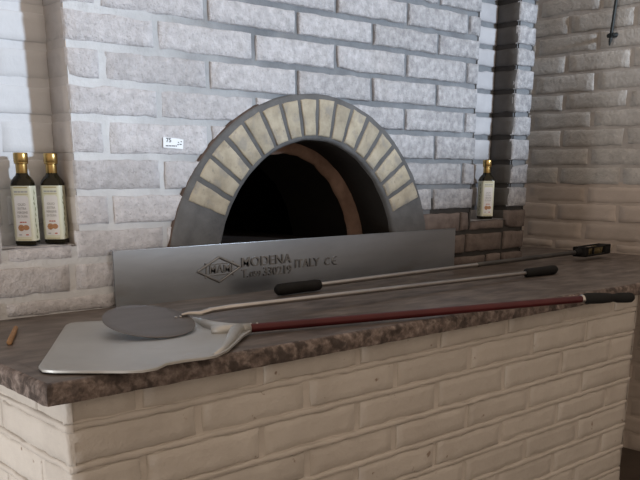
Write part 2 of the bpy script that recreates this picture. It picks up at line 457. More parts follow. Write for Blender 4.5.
# ------------------------------------------------------------------ pizza oven
oven = thing('pizza_oven', (AX, D, H), 'dark arched pizza oven mouth ringed with cream bricks set in grey cement', 'pizza oven')
OV = oven.location.copy()
def ell(rx, rz, a, y): return Vector((AX + rx * math.cos(a), y, AZ + rz * math.sin(a)))
def a_min(rz, zmin): return math.asin(min(1, max(-1, (zmin - AZ) / rz)))
def arch_strip(bm, sections, n, zmin, mi=0, closed=False, wob=0.0, part=0.0):
    """sections: list of (rx, rz, y); bridge them along the arch from floor to floor"""
    cols = []
    for i in range(n + 1):
        col = []
        for (rx, rz, y) in sections:
            a0 = a_min(rz, zmin)
            a = a0 + (PI - 2 * a0) * (part + (1 - part) * i / n)
            p = ell(rx, rz, a, y)
            if wob:
                q = wob * nz(p.x, p.y, p.z, 30); p.x += q; p.z += q; p.y += wob * nz(p.x, p.z, 7, 40) * .6
            col.append(bm.verts.new(p))
        cols.append(col)
    m = len(sections)
    for A, B in zip(cols, cols[1:]):
        for j in range(m if closed else m - 1):
            f = bm.faces.new((A[j], A[(j + 1) % m], B[(j + 1) % m], B[j])); f.material_index = mi
ZB = H + .0005
bm = bmesh.new()
arch_strip(bm, [(ORX + .001, ORZ + .001, D + .03), (ORX + .001, ORZ + .001, D - .003), (ORX - .004, ORZ - .004, D - .007), (ORX - .05, ORZ - .05, D - .0075), (IRX + .05, IRZ + .05, D - .0075),
                (IRX + .006, IRZ + .006, D - .006), (IRX, IRZ, D - .001), (IRX, IRZ, D + .010)], 96, ZB, wob=.002)
sur = obj('arch_surround', bm, M['arch_stone'], oven, OV)
bm = bmesh.new()
arch_strip(bm, [(ORX + .004, ORZ + .004, D + .01), (ORX + .004, ORZ + .004, D - .0005), (ORX - .002, ORZ - .002, D - .004)], 96, ZB, wob=.004, part=.62)
obj('cut_brick_edge', bm, M['edge_rust'], sur)['label'] = 'ragged brown edge where wall bricks meet the arch'
bpy.data.objects['cut_brick_edge'].data.transform(Matrix.Translation(-OV))
# sixteen cream bricks
bm = bmesh.new(); tl = bm.faces.layers.float.new('tint')
NB = 16; A0, A1 = math.radians(23.8), math.radians(154.8)
for i in range(NB):
    a = A0 + (A1 - A0) * i / NB; b = A0 + (A1 - A0) * (i + 1) / NB
    t = min(max(random.gauss(.6, .25), 0), 1)
    G = []
    na, nr = 7, 9
    fat = [0, .0, .05, .35, .65, .95, 1.0, 1.0]
    s = random.random() * 50
    ja, jb, jr0, jr1 = [random.uniform(-.010, .010) for _ in range(2)] + [random.uniform(-.03, .03) for _ in range(2)]
    for p in range(na + 1):
        col = []
        for q in range(nr + 1):
            ring = min(p, q, na - p, nr - q)
            fp = {0: .0, 1: .02, 2: .07}.get(p) if p < 3 else ({0: 1., 1: .98, 2: .93}.get(na - p) if na - p < 3 else (.07 + .86 * (p - 2) / (na - 4)))
            fq = {0: .0, 1: .015, 2: .05}.get(q) if q < 3 else ({0: 1., 1: .985, 2: .95}.get(nr - q) if nr - q < 3 else (.05 + .9 * (q - 2) / (nr - 4)))
            rr = .085 + jr0 * .4 + (.815 + jr1 * .5) * fq
            RX = IRX + (ORX - IRX) * rr; RZ = IRZ + (ORZ - IRZ) * rr
            gp = .0085 / ((RX + RZ) / 2)
            ang = a + ja * .4 + gp * .62 + (b - a - gp * 1.24 + (jb - ja) * .3) * fp
            dep = -.006 if ring == 0 else (.0012 if ring == 1 else .0032)
            pt = ell(RX, RZ, ang, D - .0075 - dep)
            if ring <= 2:
                pt.x += .002 * nz(pt.x, pt.z, s, 45); pt.z += .002 * nz(pt.x, pt.z, s + 9, 45)
            pt.y += .0012 * nz(pt.x, pt.z, s + 3, 50)
            col.append(bm.verts.new(pt))
        G.append(col)
    for p in range(na):
        for q in range(nr):
            f = bm.faces.new((G[p][q], G[p + 1][q], G[p + 1][q + 1], G[p][q + 1])); f[tl] = t
ab = obj('arch_bricks', bm, M['arch_brick'], oven, OV)
# throat of the mouth
VD = .118
HZ = -.190                                           # oven floor
bm = bmesh.new()
arch_strip(bm, [(IRX + .004, IRZ + .004, D + .008), (IRX - .0025, IRZ - .0025, D + .012), (IRX - .001, IRZ - .001, D + VD)], 64, ZB)
obj('mouth_throat', bm, M['soot'], oven, OV)
# inner arch
JRX, JRZ = .248, .282
bm = bmesh.new()
arch_strip(bm, [(IRX + .004, IRZ + .004, D + VD - .004), (IRX - .012, IRZ - .01, D + VD), (JRX + .012, JRZ + .010, D + VD + .002), (JRX + .003, JRZ + .003, D + VD + .008),
                (JRX + .001, JRZ + .001, D + VD + .014)], 72, ZB, wob=.005)
ia = obj('inner_arch', bm, M['fire_clay'], oven, OV); ia['label'] = 'smoke-browned inner clay arch'
bm = bmesh.new()
arch_strip(bm, [(JRX + .003, JRZ + .003, D + VD + .010), (JRX + .006, JRZ + .006, D + VD + .020), (JRX + .006, JRZ + .006, D + VD + .26)], 72, ZB, wob=.003)
obj('sooty_soffit', bm, M['soot'], oven, OV)
# dome
bm = bmesh.new()
n, m = 40, 14
rad, hgt, cy, zc = .56, .40, D + VD + .09 + .44, HZ - .02
rings = []
for j in range(m + 1):
    t = j / m * PI / 2
    rings.append([Vector((AX + rad * math.cos(t) * math.cos(i * 2 * PI / n), cy + rad * math.cos(t) * math.sin(i * 2 * PI / n), zc + hgt * math.sin(t))) for i in range(n)])
R = [[bm.verts.new(p) for p in r] for r in rings[:-1]]
topv = bm.verts.new(rings[-1][0])
bm.faces.new(R[0])
def in_mouth(f):
    c = f.calc_center_median()
    return c.y < D + VD + .14 and ((c.x - AX) / JRX) ** 2 + ((c.z - AZ) / JRZ) ** 2 < 1.0
for A, B in zip(R, R[1:]):
    for k in range(n): bm.faces.new((A[k], A[(k + 1) % n], B[(k + 1) % n], B[k]))
for k in range(n): bm.faces.new((R[-1][k], R[-1][(k + 1) % n], topv))
bmesh.ops.delete(bm, geom=[f for f in bm.faces if len(f.verts) < 10 and (in_mouth(f) or any(v.co.y < D + VD + .24 and ((v.co.x - AX) / (JRX + .006)) ** 2 + ((v.co.z - AZ) / (JRZ + .006)) ** 2 < 1.0 for v in f.verts))], context='FACES')
obj('oven_dome', bm, M['soot'], oven, OV)
bm = bmesh.new()
add_box(bm, (AX, D + .55, HZ - .02), (IRX * 2 - .02, 1.08, .04), bevel=.003)
obj('hearth_floor', bm, M['hearth'], oven, OV, angle=40)

# ------------------------------------------------------------------ steel plate in front of the mouth
PX0, PX1, PZ1, PZ0, PY = .831, 1.928, -.1612, H, D - .012
plate = thing('oven_front_plate', ((PX0 + PX1) / 2, PY, H), 'long dull steel plate with embossed lettering below the oven mouth', 'metal plate')
PO = plate.location.copy()
bm = bmesh.new()
nx, nzv = 40, 6
def sheet(y0f, flip=False):
    G = []
    for i in range(nx + 1):
        c = []
        for j in range(nzv + 1):
            x = PX0 + (PX1 - PX0) * i / nx; zz = PZ0 + (PZ1 - PZ0) * j / nzv
            c.append(bm.verts.new((x, y0f + .0009 * nz(x, zz, 2, 5), zz)))
        G.append(c)
    for i in range(nx):
        for j in range(nzv): bm.faces.new((G[i][j], G[i + 1][j], G[i + 1][j + 1], G[i][j + 1]))
    return G
F_, B_ = sheet(PY), sheet(PY + .003)
for i in range(nx):
    bm.faces.new((F_[i][-1], F_[i + 1][-1], B_[i + 1][-1], B_[i][-1])); bm.faces.new((F_[i][0], F_[i + 1][0], B_[i + 1][0], B_[i][0]))
for j in range(nzv):
    bm.faces.new((F_[0][j], F_[0][j + 1], B_[0][j + 1], B_[0][j])); bm.faces.new((F_[-1][j], F_[-1][j + 1], B_[-1][j + 1], B_[-1][j]))
face = obj('steel_panel', bm, M['steel'], plate, PO, angle=40)
bm = bmesh.new()
add_box(bm, ((PX0 + PX1) / 2, PY + .0022, PZ1 + .0005), (PX1 - PX0, .004, .003), bevel=.001)
obj('top_flange', bm, M['steel'], plate, PO, angle=40)
bm = bmesh.new()
TN = -Y3
def bar(bm, a, b, w, dep):
    a, b = Vector((a[0], 0, a[1])), Vector((b[0], 0, b[1]))
    d = (b - a); L = d.length; ang = math.atan2(d.z, d.x)
    Rm = Matrix.Rotation(-ang, 3, 'Y')
    c = (a + b) / 2; c.y = PY - dep / 2 + .0005
    add_box(bm, c, (L + w * .6, dep + .001, w), Rm, bevel=w * .3, seg=2)
E4 = [(1.0346, -.2168), (1.0935, -.1885), (1.1525, -.2140), (1.0925, -.2440)]
for p, q in zip(E4, E4[1:] + E4[:1]): bar(bm, p, q, .0056, .0034)
Q4 = [(1.0545, -.2005), (1.0625, -.2040), (1.1225, -.2022), (1.1325, -.1990), (1.1290, -.2065), (1.1280, -.2245), (1.1320, -.2312), (1.1235, -.2268), (1.0640, -.2280), (1.0545, -.2325), (1.0575, -.2250), (1.0585, -.2065)]
for p, q in zip(Q4, Q4[1:] + Q4[:1]): bar(bm, p, q, .0028, .0022)
text_bm(bm, 'MAM', (1.0665, PY, -.2240), X3, Z3, TN, .057, .0180, .0026, offset=.004)
obj('embossed_emblem', bm, M['steel_emboss'], face, smooth=False)
bpy.data.objects['embossed_emblem'].data.transform(Matrix.Translation(-PO))
def emboss(name, words, bars=()):
    bm = bmesh.new()
    for (t, x, z, w, h, dep, off) in words: text_bm(bm, t, (x, PY, z), X3, Z3, TN, w, h, dep, offset=off)
    for pts in bars:
        for p, q in zip(pts, pts[1:]): bar(bm, p, q, .0034, .0024)
    o = obj(name, bm, M['steel_emboss'], face, smooth=False); o.data.transform(Matrix.Translation(-PO))
emboss('city_lettering', [('MODENA', 1.1555, -.2155, .150, .0222, .0034, .010)])
emboss('phone_lettering', [('T.', 1.1555, -.2405, .019, .0195, .0026, .006), ('059', 1.1790, -.2400, .032, .0135, .0026, .004), ('330219', 1.2190, -.2410, .0865, .0210, .0032, .010)])
emboss('country_lettering', [('ITALY', 1.3175, -.2292, .0795, .0205, .0032, .010)])
emboss('conformity_mark', [('C', 1.4145, -.2300, .0165, .0200, .0030, .010)], [[(1.4560, -.2105), (1.4470, -.2110), (1.4410, -.2160), (1.4400, -.2205), (1.4420, -.2250), (1.4480, -.2292), (1.4565, -.2295)], [(1.4400, -.2203), (1.4530, -.2200)]])

# ------------------------------------------------------------------ sticker on the wall
st = thing('wall_sticker', (.992, D - .004, .056), 'small white printed sticker on the grey brick left of the arch', 'sticker')
SO = st.location.copy()
sy = D - .0030
bm = bmesh.new()
flat_poly(bm, [(.968, .0675), (.9995, .0660), (1.0175, .0640), (1.0152, .0443), (.9672, .0468)], (0, sy, 0), X3, Z3, -Y3, 0, .0006)
pap = obj('sticker_paper', bm, M['sticker'], st, SO, smooth=False)
bm = bmesh.new()
text_bm(bm, '75', (.9745, sy - .0004, .0575), X3, (-.03, 0, 1), -Y3, .0125, .0085, 0, offset=.02)
for k, (a, b) in enumerate([(.973, .980), (.981, .986), (.987, .996), (.997, 1.0005)]):
    flat_poly(bm, [(a, .0515), (b, .0513), (b, .0493), (a, .0495)], (0, sy - .0004, 0), X3, Z3, -Y3, 0)
for k, (a, b, zz) in enumerate([(1.0015, 1.005, .0545), (1.007, 1.0125, .0550), (1.003, 1.006, .0590), (1.010, 1.013, .0605)]):
    flat_poly(bm, [(a, zz), (b, zz - .0003), (b, zz - .0022), (a, zz - .002)], (0, sy - .0004, 0), X3, Z3, -Y3, 0)
obj('printed_lettering', bm, M['ink_black'], pap, smooth=False, normals=False)
bpy.data.objects['printed_lettering'].data.transform(Matrix.Translation(-SO))

# ------------------------------------------------------------------ olive oil bottles
def rsq(hw, r, z, n=6):
    """rounded square ring"""
    pts = []
    r = min(r, hw)
    for q, (sx, sy_) in enumerate(((1, 1), (-1, 1), (-1, -1), (1, -1))):
        for k in range(n):
            a = q * PI / 2 + PI / 2 * k / (n - 1)
            pts.append(Vector((sx * (hw - r) + r * math.cos(a), sy_ * (hw - r) + r * math.sin(a), z)))
    return pts
BW = .0200
def make_bottle(p, rot, label):
    t = thing('olive_oil_bottle', p, label, 'bottle', 'olive oil bottles in the wall niches', rot)
    bm = bmesh.new()
    prof = [(BW * .80, .006, .0004), (BW * .93, .0065, .0), (BW, .007, .003), (BW, .0065, .030), (BW, .0065, .112), (BW * .985, .008, .117), (BW * .93, .011, .1225), (BW * .80, .0125, .1275),
            (BW * .62, .0122, .132), (.0112, .0112, .1355), (.0102, .0102, .139), (.0098, .0098, .160)]
    loft(bm, [rsq(a, r, z) for a, r, z in prof])
    obj('glass_body', bm, M['bottle_glass'], t, local=True, angle=50)
    bm = bmesh.new()
    pr = [(.0108, .1335), (.0110, .1340), (.0107, .1525), (.0118, .1530), (.0132, .1540), (.0133, .1555), (.0128, .1562), (.0134, .1572), (.0134, .1720), (.0128, .1735), (.0112, .1742)]
    loft(bm, [[Vector((r * math.cos(k * 2 * PI / 28), r * math.sin(k * 2 * PI / 28), z)) for k in range(28)] for r, z in pr])
    obj('gold_cap', bm, M['gold'], t, local=True, angle=35)
    # label wraps the front and half of both sides
    bm = bmesh.new()
    e = BW + .0004; rr = .0068; z0, z1 = .0085, .1125
    path = [Vector((-e, .013, 0)), Vector((-e, -.004, 0))]
    for k in range(7):
        a = PI + PI / 2 * k / 6; path.append(Vector((-e + rr + rr * math.cos(a), -e + rr + rr * math.sin(a), 0)))
    for k in range(7):
        a = 1.5 * PI + PI / 2 * k / 6; path.append(Vector((e - rr + rr * math.cos(a), -e + rr + rr * math.sin(a), 0)))
    path += [Vector((e, -.004, 0)), Vector((e, .013, 0))]
    lo = [bm.verts.new((p.x, p.y, z0)) for p in path]; hi = [bm.verts.new((p.x, p.y, z1)) for p in path]
    for k in range(len(path) - 1): bm.faces.new((lo[k], lo[k + 1], hi[k + 1], hi[k]))
    lab = obj('paper_label', bm, M['paper'], t, local=True, angle=50)
    f0 = -e - .0003
    bm = bmesh.new()
    pts = [(-.0135, .0165), (.0135, .0165), (.0135, .0880)]
    pts += [(.0075 + .006 * math.cos(a * PI / 12), .0880 + .006 * math.sin(a * PI / 12)) for a in range(1, 7)]
    pts += [(-.0075 - .006 * math.sin(a * PI / 12), .0880 + .006 * math.cos(a * PI / 12)) for a in range(0, 6)]
    pts += [(-.0135, .0880)]
    flat_poly(bm, pts, (0, f0, 0), X3, Z3, -Y3, 0)
    obj('label_panel', bm, M['paper_white'], lab, local=True, smooth=False, normals=False)
    f1 = f0 - .0003
    def ink(name, m, fn):
        bm = bmesh.new(); fn(bm)
        obj(name, bm, m, lab, local=True, smooth=False, normals=False)
    def rect(bm, a, b, c, d, y=f1, mi=0): flat_poly(bm, [(a, c), (b, c), (b, d), (a, d)], (0, y, 0), X3, Z3, -Y3, 0, mi=mi)
    def words(bm):
        for w, s, zz in ((.0145, 'OLIO', .0755), (.0160, 'EXTRA', .0680), (.0200, 'VERGINE', .0605), (.0190, 'DI OLIVA', .0530)):
            text_bm(bm, s, (-w / 2, f1, zz), X3, Z3, -Y3, w, .0046, 0, offset=.01)
    ink('label_lettering', M['ink_grey'], words)
    ink('header_print', M['ink_grey'], lambda bm: [rect(bm, a, b, .1000, .1030, f0) for a, b in ((-.0125, -.0065), (-.0055, -.0010), (0, .0060), (.0070, .0125))])
    ink('red_print', M['ink_red'], lambda bm: [rect(bm, a, b, .0432, .0452) for a, b in ((-.0062, -.0015), (-.0008, .0020), (.0027, .0062))])
    ink('flag_print', [M['ink_grey'], M['ink_red']], lambda bm: (rect(bm, -.0095, -.0045, .0192, .0214), rect(bm, .0035, .0085, .0192, .0214, mi=1)))
    for cx, cz, ra, rb in ((-.0045, .0335, .0058, .0062), (.0048, .0340, .0060, .0050)):
        ink('nut_picture', M['ink_nut'], lambda bm: flat_poly(bm, [(cx + ra * math.cos(k * PI / 9) * (1 + .08 * math.sin(3 * k)), cz + rb * math.sin(k * PI / 9)) for k in range(18)], (0, f1 - .0001 * (cx > 0), 0), X3, Z3, -Y3, 0))
    rnd = random.Random(3)
    for sgn in (-1, 1):
        bm = bmesh.new()
        for k in range(9):
            zz = .016 + k * .0105; yy = -.006 + .004 * math.sin(k * 1.7); ang = rnd.uniform(.5, 1.1) * (1 if k % 2 else -1)
            pts = []
            for q in range(10):
                a = q * 2 * PI / 10
                pu, pv = .0050 * math.cos(a), .0016 * math.sin(a)
                pts.append((yy + pu * math.cos(ang) - pv * math.sin(ang), zz + pu * math.sin(ang) + pv * math.cos(ang)))
            flat_poly(bm, pts, (sgn * (e + .0003), 0, 0), Y3, Z3, Vector((sgn, 0, 0)), 0)
        flat_poly(bm, [(-.0065, .012), (-.0058, .012), (-.0048, .106), (-.0055, .106)], (sgn * (e + .0003), 0, 0), Y3, Z3, Vector((sgn, 0, 0)), 0)
        obj('leaf_print', bm, M['ink_leaf'], lab, local=True, smooth=False, normals=False)
    for c, d in ((.1085, .1103), (.0965, .0975), (.0100, .0112)):
        ink('gold_border', M['ink_gold'], lambda bm: rect(bm, -.0130, .0130, c, d, f0))
    return t
def dup(root, p, rot, label):
    r = root.copy(); C.objects.link(r); r.location = Wp(p); r.rotation_euler = (0, 0, rot); r['label'] = label
    for ch in list(root.children):
        c = ch.copy(); C.objects.link(c); c.parent = r
        for gch in list(ch.children):
            d = gch.copy(); C.objects.link(d); d.parent = c
    return r
b0 = make_bottle((.679, 1.622, NZ + .0018), -math.radians(38), 'gold-capped dark olive oil bottle in the left niche, farther from the oven')
dup(b0, (.741, 1.626, NZ + .0018), -math.radians(41), 'gold-capped dark olive oil bottle in the left niche, nearer the oven')
dup(b0, (2.124, 1.612, NZ + .0018), -math.radians(31), 'lone dark olive oil bottle in the shadowed niche right of the oven')

# ------------------------------------------------------------------ counter
SX0, SX1, SY0, SY1 = .4415, SX - .006, 1.0405, D + .004
ST = .0300
bm = bmesh.new()
# base of painted brick: front face and left face
BX, BY, BX1 = .480, 1.0705, 2.090
tl = bm.faces.layers.float.new('tint')
fr = [-.3085 + 0.0, -.3575, -.4185, -.4850, -.5480, -.6120, -.6760, -.7400, -.8040, -.8680, -.9320, FLOOR - .002]
phs = [.8267 - .2285 * 4, .7007 - .2285 * 4]
for k, (hi, lo) in enumerate(zip(fr, fr[1:])):
    ph = phs[k % 2]
    js = [ph + n * .2285 for n in range(-1, 12)]
    cuts = [BX] + [j for j in js if BX + .05 < j < BX1 - .02] + [BX1 - .004 * (k % 2)]
    gp = .010
    for a, b in zip(cuts, cuts[1:]):
        brick(bm, Vector((0, BY, 0)), X3, Z3, -Y3, a + (gp / 2 if a != BX else -.001), b - (gp / 2 if b < BX1 - .01 else 0), lo + gp, hi, .0042, tl, 0, seed=random.random() * 50, jit=.0024, rough=.0013, du=.02)
    ysj = [1.1685 + n * .2285 for n in range(0, 4)] if k % 2 == 0 else [1.0705 + .2285 + .012 + n * .2285 for n in range(0, 4)]
    if k % 2 == 0: ysj = [1.1675, 1.395, 1.62]
    else: ysj = [1.312, 1.54]
    cuts = [BY] + [j for j in ysj if j < D - .02] + [D]
    for a, b in zip(cuts, cuts[1:]):
        brick(bm, Vector((BX, 0, 0)), Y3, Z3, -X3, a + (gp / 2 if a != BY else -.001), b - gp / 2, lo + gp, hi, .0042, tl, 0, seed=random.random() * 50, jit=.0024, rough=.0013, du=.02)
    brick(bm, Vector((BX1, 0, 0)), Y3, Z3, X3, BY - .001, D, lo + gp, hi, .0030, tl, 0, seed=k, du=.05)
for k, top in enumerate(fr[1:-1]):
    for (o_, U_, N_, a_, b_) in ((Vector((0, BY, 0)), X3, -Y3, BX, BX1 - .001), (Vector((BX, 0, 0)), Y3, -X3, BY, D)):
        brick(bm, o_ + N_ * .0016, U_, Z3, N_, a_, b_, top - .0015, top + gp + .0015, .006, tl, 1, seed=k * 3.1, jit=.0030, rough=.0022, du=.02, dv=.004)
mz = -.3085
mortar(bm, Vector((0, BY, 0)), X3, Z3, -Y3, BX + .002, BX1 - .003, FLOOR, mz, .0033, tl, 1, step=.022)
mortar(bm, Vector((BX, 0, 0)), Y3, Z3, -X3, BY + .002, D, FLOOR, mz, .0033, tl, 1, step=.022)
mortar(bm, Vector((BX1, 0, 0)), Y3, Z3, X3, BY + .002, D, FLOOR, mz, .0033, tl, 1, step=.05)
mortar(bm, Vector((0, 0, mz)), X3, Y3, Z3, BX + .002, BX1 - .002, BY + .002, D, .0, tl, 1, step=.1, amp=0)
base = obj('counter_base', bm, [M['base_brick'], M['base_mortar']], normals=False)
tag(base, 'cream-painted brick counter base under the brown stone top', 'counter')

bm = bmesh.new()
# slab: top as a grid, worn front and left edges
def edge_w(x, y): return nz(x, y, 4, 40) * .0022 + nz(x, y, 9, 110) * .0016
nx = 150
prof = [(.030, .0), (.008, .0), (.0035, -.0016), (.0008, -.0055), (.0, -.010), (.0005, -.018), (.0, -.0265), (.0012, -ST), (.05, -ST)]
rows_ = []
def slab_ring():
    pts = []
    for i in range(40): pts.append(('L', SY1 + (SY0 - SY1) * i / 39.0))
    for i in range(1, nx + 1): pts.append(('F', SX0 + (SX1 - SX0) * i / nx))
    return pts
ring = slab_ring()
cols = []
for kind, s_ in ring:
    col = []
    for j, (ins, dz) in enumerate(prof):
        w = edge_w(s_ * 1.0, dz * 2 + (5 if kind == 'L' else 0)) if 1 <= j <= 7 else 0
        if kind == 'L':
            y = max(s_, SY0 + ins)
            p = Vector((SX0 + ins + w, y, H + dz + (w * .5 if 2 <= j <= 3 else 0)))
            if s_ == SY0: p = Vector((SX0 + ins + w * .4 + .0012 * (1 <= j <= 7), SY0 + ins + w * .4 + .0012 * (1 <= j <= 7), H + dz))
        else:
            x = max(s_, SX0 + ins)
            p = Vector((x, SY0 + ins + w * 1.3, H + dz + (w * .5 if 2 <= j <= 3 else 0)))
        col.append(bm.verts.new(p))
    cols.append(col)
for A, B in zip(cols, cols[1:]):
    for j in range(len(prof) - 1):
        f = bm.faces.new((A[j], A[j + 1], B[j + 1], B[j])); f.material_index = 1 if j >= 1 else 0
# top and bottom surfaces
def quad(pts, mi=0):
    f = bm.faces.new([bm.verts.new(p) for p in pts]); f.material_index = mi; return f
i0 = .0295
quad([(SX0 + i0, SY0 + i0, H), (SX1, SY0 + i0, H), (SX1, SY1, H), (SX0 + i0, SY1, H)])
quad([(SX0 + .045, SY0 + .045, H - ST), (SX0 + .045, SY1, H - ST), (SX1, SY1, H - ST), (SX1, SY0 + .045, H - ST)], 1)
quad([(PIER - .02, SY1 - .01, H), (SX1, SY1 - .01, H), (SX1, 2.19, H), (PIER - .02, 2.19, H)])
quad([(SX1, SY0 + .002, H - ST), (SX1, 2.19, H - ST), (SX1, 2.19, H), (SX1, SY0 + .002, H)], 1)
slab = obj('stone_countertop', bm, [M['stone'], M['stone_edge']], angle=60, normals=False)
tag(slab, 'worn dark brown stone slab with chipped edges on the cream brick base', 'countertop')

# ------------------------------------------------------------------ rectangular pizza peel
peel = thing('pizza_peel', (.65, 1.2, H), 'wide grey aluminium pizza peel with a long dark red handle lying on the stone top', 'pizza peel')
O_ = peel.location.copy()
out = [(.4720, 1.1300), (.4670, 1.1060), (.4770, 1.0900), (.5130, 1.0570), (.5500, 1.0230), (.5700, 1.0080), (.5900, 1.0050), (.6130, 1.0150), (.6416, 1.0125), (.6729, 1.0085), (.7000, 1.0150), (.7377, 1.0382),
       (.7840, 1.0780), (.8250, 1.1140), (.8520, 1.1330), (.8610, 1.1400), (.8700, 1.1640), (.8560, 1.1760), (.8470, 1.1900), (.8440, 1.2200), (.8500, 1.2700), (.8530, 1.3020), (.8400, 1.3250), (.7968, 1.3600), (.7187, 1.4000), (.6720, 1.4230), (.6600, 1.4230), (.6480, 1.4130), (.6183, 1.3660), (.5420, 1.2420)]
cx = sum(p[0] for p in out) / len(out); cy_ = sum(p[1] for p in out) / len(out)
bm = bmesh.new()
def bz(x, y):                    # the blade sits flat at the back, its near edge is lifted a little
    lift = max(0.0, (x - .60)) * .012 + (max(0, .004 * math.exp(-((x - .64) / .05) ** 2 - ((y - 1.01) / .03) ** 2)))
    return H + .0045 + lift
def ins(p, k): return (cx + (p[0] - cx) * k, cy_ + (p[1] - cy_) * k)
lv = [(1.0, -.0016), (1.0, .0018), (.985, .0030), (.95, .0012), (.6, .0004), (.2, .0004)]
cols = [[bm.verts.new((*ins(p, k), bz(*ins(p, k)) + dz)) for k, dz in lv] for p in out]
n = len(cols)
for i in range(n):
    A, B = cols[i], cols[(i + 1) % n]
    for j in range(len(lv) - 1): bm.faces.new((A[j], A[j + 1], B[j + 1], B[j]))
bm.faces.new([c[-1] for c in cols]); bm.faces.new([c[0] for c in cols])
bl = obj('blade', bm, M['aluminium'], peel, O_, angle=50)
# neck: a raised wishbone from both shoulders into the socket
bm = bmesh.new()
hx, hy = .8588, 1.1480
hd = Vector((1.6156 - hx, .9477 - hy, 0)).normalized()
def Pz(x, y, z): return Vector((x, y, H + z))
add_tube(bm, [Pz(.848, 1.300, .009), Pz(.838, 1.262, .0100), Pz(.826, 1.222, .0110), Pz(.824, 1.190, .0115), Pz(.832, 1.166, .0115), Pz(.846, 1.154, .0115)], [.004, .0075, .0095, .0105, .0105, .0098], n=12)
add_tube(bm, [Pz(.700, 1.020, .0075), Pz(.735, 1.046, .0088), Pz(.775, 1.084, .0100), Pz(.808, 1.120, .0112), Pz(.830, 1.144, .0115), Pz(.846, 1.151, .0115)], [.0035, .006, .0080, .0100, .0105, .0098], n=12)
add_tube(bm, [Pz(.800, 1.174, .0105), Pz(.818, 1.163, .0112), Vector((hx, hy, H + .0115)) + hd * -.022, Vector((hx, hy, H + .0115)) + hd * .004], [.0085, .0108, .0100, .0092], n=16)
obj('neck_socket', bm, M['aluminium'], bl)
bpy.data.objects['neck_socket'].data.transform(Matrix.Translation(-O_))
bm = bmesh.new()
h0 = Vector((hx, hy, H + .0115)) + hd * -.006; h1 = Vector((1.6156, .9477, H + .0115)) + hd * -.01
add_tube(bm, [h0, h0 + hd * .002, h1], [.0074, .0078, .0078], n=20)
hnd = obj('handle', bm, M['red'], peel, O_, angle=50); hnd['label'] = 'dark red handle tube'
bm = bmesh.new()
bm.free()
for dd in (.012, .024):
    bm = bmesh.new(); p = h0 + hd * dd + Vector((0, 0, .0075)); add_tube(bm, [p - Vector((0, 0, .002)), p + Vector((0, 0, .0010)), p + Vector((0, 0, .0016))], [.0022, .0020, .0010], n=10)
    o = obj('rivet', bm, M['rod_steel'], hnd); o.data.transform(Matrix.Translation(-O_))
bm = bmesh.new()
add_tube(bm, [h1 - hd * .002, h1 + hd * .004, h1 + hd * .006], [.0095, .0098, .0085], n=18)
obj('collar', bm, M['rod_steel'], hnd); bpy.data.objects['collar'].data.transform(Matrix.Translation(-O_))
bm = bmesh.new()
gd = Vector((1.727 - 1.6156, .9040 - .9477, -.004)).normalized(); g0 = h1 + hd * .003
gl = .134
rr = [(0, .0092), (.010, .0122), (.05, .0118), (.072, .0102), (.080, .0082), (.086, .0092), (.094, .0112), (.118, .0115), (.128, .0108), (.133, .0080), (.1345, .004)]
add_tube(bm, [g0 + gd * a + Vector((0, 0, .001)) for a, r in rr], [r for a, r in rr], n=20)
obj('grip', bm, M['rubber'], peel, O_, angle=60)['label'] = 'black rubber grip'

# ------------------------------------------------------------------ round turning peel
tp = thing('turning_peel', (.735, 1.258, H + .01), 'small round steel turning peel lying across the blade of the wider peel', 'pizza peel')
O_ = tp.location.copy()
bm = bmesh.new()
RD = .0795; tilt = math.radians(12)
dc = Vector((.7290, 1.2580, H + .0265))
Rt = Matrix.Rotation(tilt, 3, 'X')
pr = [(.0, .0), (.4, .0), (.8, .0), (.97, .0002), (1.0, -.0006), (1.0, -.0016), (.97, -.0020), (.6, -.0020), (0, -.0020)]
nn = 64
R_ = []
for r, z_ in pr[1:-1]:
    R_.append([bm.verts.new(dc + Rt @ Vector((RD * r * math.cos(k * 2 * PI / nn), RD * r * math.sin(k * 2 * PI / nn) * 1.0, z_))) for k in range(nn)])
for A, B in zip(R_, R_[1:]):
    for k in range(nn): bm.faces.new((A[k], A[(k + 1) % nn], B[(k + 1) % nn], B[k]))
bm.faces.new(R_[0]); bm.faces.new(R_[-1])
dsc = obj('disc_blade', bm, M['disc_steel'], tp, O_, angle=40)
bm = bmesh.new()
r0 = dc + Rt @ Vector((RD * .80, -.002, .003))
bm.free()
for k in range(2):
    bm = bmesh.new(); p = dc + Rt @ Vector((RD * (.66 + .12 * k), -.003, .0)); add_tube(bm, [p, p + Rt @ Vector((0, 0, .0014)), p + Rt @ Vector((0, 0, .002))], [.003, .0028, .001], n=10)
    o = obj('rivet', bm, M['rod_steel'], dsc); o.data.transform(Matrix.Translation(-O_))
bm = bmesh.new()
pts = [r0, dc + Rt @ Vector((RD * 1.0, -.002, .004)), Vector((.827, 1.2480, H + .0285)), Vector((.855, 1.2535, H + .0310)), Vector((.90, 1.2560, H + .0315)), Vector((1.915, 1.3010, H + .0125))]
add_tube(bm, pts, [.0022, .0036, .0050, .0054, .0056, .0056], n=16)
obj('shaft', bm, M['rod_steel'], tp, O_, angle=50)
bm = bmesh.new()
a = Vector((1.905, 1.3010, H + .0127)); d_ = Vector((.133, -.005, 0)); L_ = d_.length; d_.normalize()
rr = [(0, .008), (.006, .0118), (.03, .0122), (.09, .0120), (.118, .0126), (.130, .0122), (.137, .0085), (.139, .003)]
add_tube(bm, [a + d_ * q for q, r in rr], [r for q, r in rr], n=18)
obj('grip', bm, M['rubber'], tp, O_, angle=60)['label'] = 'black rubber grip'

